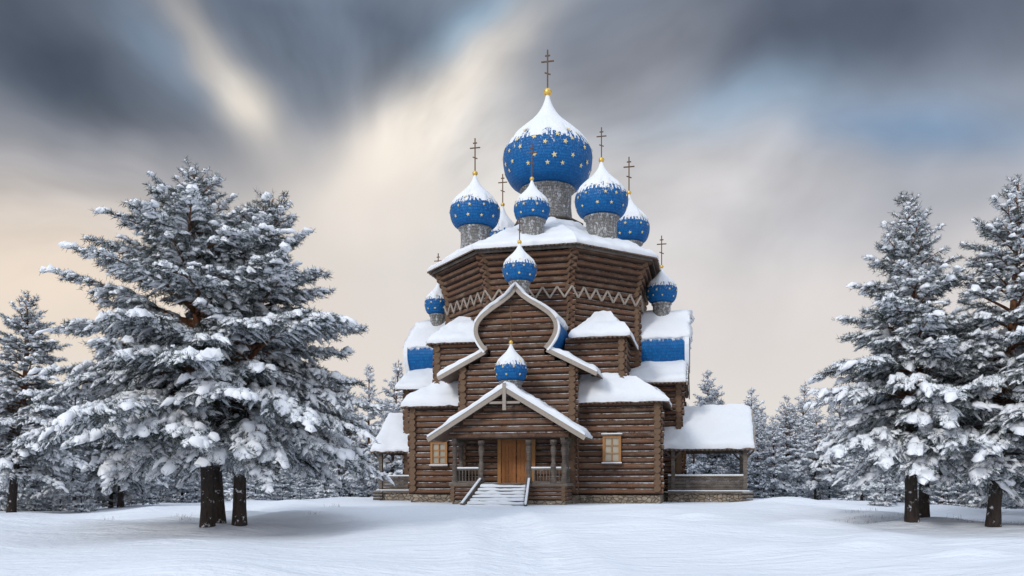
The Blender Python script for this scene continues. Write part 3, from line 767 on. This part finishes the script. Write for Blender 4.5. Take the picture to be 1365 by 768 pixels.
stops=[(0,(.77,.70,.64)),(.05,(.80,.74,.69)),(.11,(.73,.69,.67)),(.17,(.49,.49,.52)),(.22,(.26,.29,.345)),(.28,(.14,.175,.235)),(.36,(.36,.42,.50)),(.55,(.78,.88,1.02)),(1,(.93,1.03,1.18))]  # last stops, overhead and out of frame, raised to add light
cr.elements[0].position=0;cr.elements[0].color=(*stops[0][1],1);cr.elements[1].position=1;cr.elements[1].color=(*stops[-1][1],1)
for p,c_ in stops[1:-1]: e=cr.elements.new(p); e.color=(*c_,1)
col=ramp.outputs[0]
blobs=[
 (80,400,330,120,0,(.92,.76,.60),.75),(1150,440,330,110,0,(.77,.71,.68),.6),
 (70,90,230,85,-20,(.07,.092,.13),.90),(430,40,120,90,60,(.13,.165,.22),.75),
 (1120,50,330,75,0,(.085,.10,.14),.88),(1150,180,230,50,-8,(.16,.28,.45),.85),(960,165,120,40,20,(.30,.46,.63),.6),
 (250,250,170,50,-10,(.33,.33,.36),.55),(1250,290,200,50,5,(.36,.39,.46),.5),
 (860,110,130,70,70,(.40,.41,.45),.5),
 (265,85,120,30,-55,(.52,.49,.46),.7),(305,140,60,30,-50,(.86,.79,.69),.75),(180,60,60,24,-50,(.25,.36,.50),.4),
 (640,30,80,30,45,(.27,.45,.62),.6),
 (610,145,170,48,48,(.88,.81,.72),.92),(525,225,140,65,35,(1.08,.98,.85),.97),(540,300,230,70,5,(.90,.82,.74),.75),(700,250,130,120,0,(.88,.84,.79),.7),
 (900,260,180,70,15,(.70,.67,.66),.6)]
for px,py,lo,wi,dg,c_,sg in blobs:
    a,tt=ae(px,py)
    mp=t.new('ShaderNodeMapping',vector_type='TEXTURE'); t.l.new(cv,mp.inputs[0])
    mp.inputs['Location'].default_value=(a,tt,0); mp.inputs['Rotation'].default_value=(0,0,math.radians(dg)); mp.inputs['Scale'].default_value=(lo/F,wi/F,1)
    dt=t.new('ShaderNodeVectorMath',operation='DOT_PRODUCT'); t.l.new(mp.outputs[0],dt.inputs[0]); t.l.new(mp.outputs[0],dt.inputs[1])
    e=t.math('MULTIPLY',t.math('POWER',math.exp(-1),dt.outputs['Value']),sg)
    col=t.mix(e,col,c_)
stm=t.math('MULTIPLY',t.math('SUBTRACT',st,.5),t.ss(rad,.10,.30))
mod=t.math('ADD',t.math('MULTIPLY',stm,1.25),t.math('ADD',1.0,t.math('MULTIPLY',t.math('SUBTRACT',st2,.5),.40)))
damp=t.ss(elw,.08,.38); mod=t.math('ADD',1.0,t.math('MULTIPLY',t.math('SUBTRACT',mod,1.0),damp))
back=t.math('ADD',1.0,t.math('MULTIPLY',t.ss(t.math('MULTIPLY',s[1],-1.0),-.1,.8),.55))  # brightness added to the unseen sky behind the camera, to light the scene
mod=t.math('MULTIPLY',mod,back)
vm=t.new('ShaderNodeVectorMath',operation='SCALE'); t.l.new(col,vm.inputs[0]); t.l.new(t.math('MULTIPLY',mod,10.0),vm.inputs['Scale'])
fin=t.mix(.94,sky.outputs[0],vm.outputs[0])
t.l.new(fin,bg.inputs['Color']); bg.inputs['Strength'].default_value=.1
try: w.cycles.sampling_method='MANUAL'; w.cycles.sample_map_resolution=256
except Exception as e: print(e)
sd=bpy.data.lights.new('sun','SUN'); sd.energy=1.4; sd.angle=math.radians(12); sd.color=(1,.965,.91)
so=bpy.data.objects.new('sun',sd); scene.collection.objects.link(so)
dirv=Vector((math.sin(SUN_AZ)*math.cos(SUN_EL),math.cos(SUN_AZ)*math.cos(SUN_EL),math.sin(SUN_EL)))
so.rotation_euler=dirv.to_track_quat('Z','Y').to_euler()
cam=bpy.data.cameras.new('camera'); co_=bpy.data.objects.new('camera',cam); scene.collection.objects.link(co_)
co_.location=(0,0,1.7); co_.rotation_euler=(math.radians(90),0,0)
cam.sensor_width=36; cam.lens=36*F/1365; cam.shift_y=(642-384)/1365; cam.clip_end=6000
scene.camera=co_
scene.view_settings.view_transform='Standard'; scene.view_settings.look='None'; scene.view_settings.exposure=0
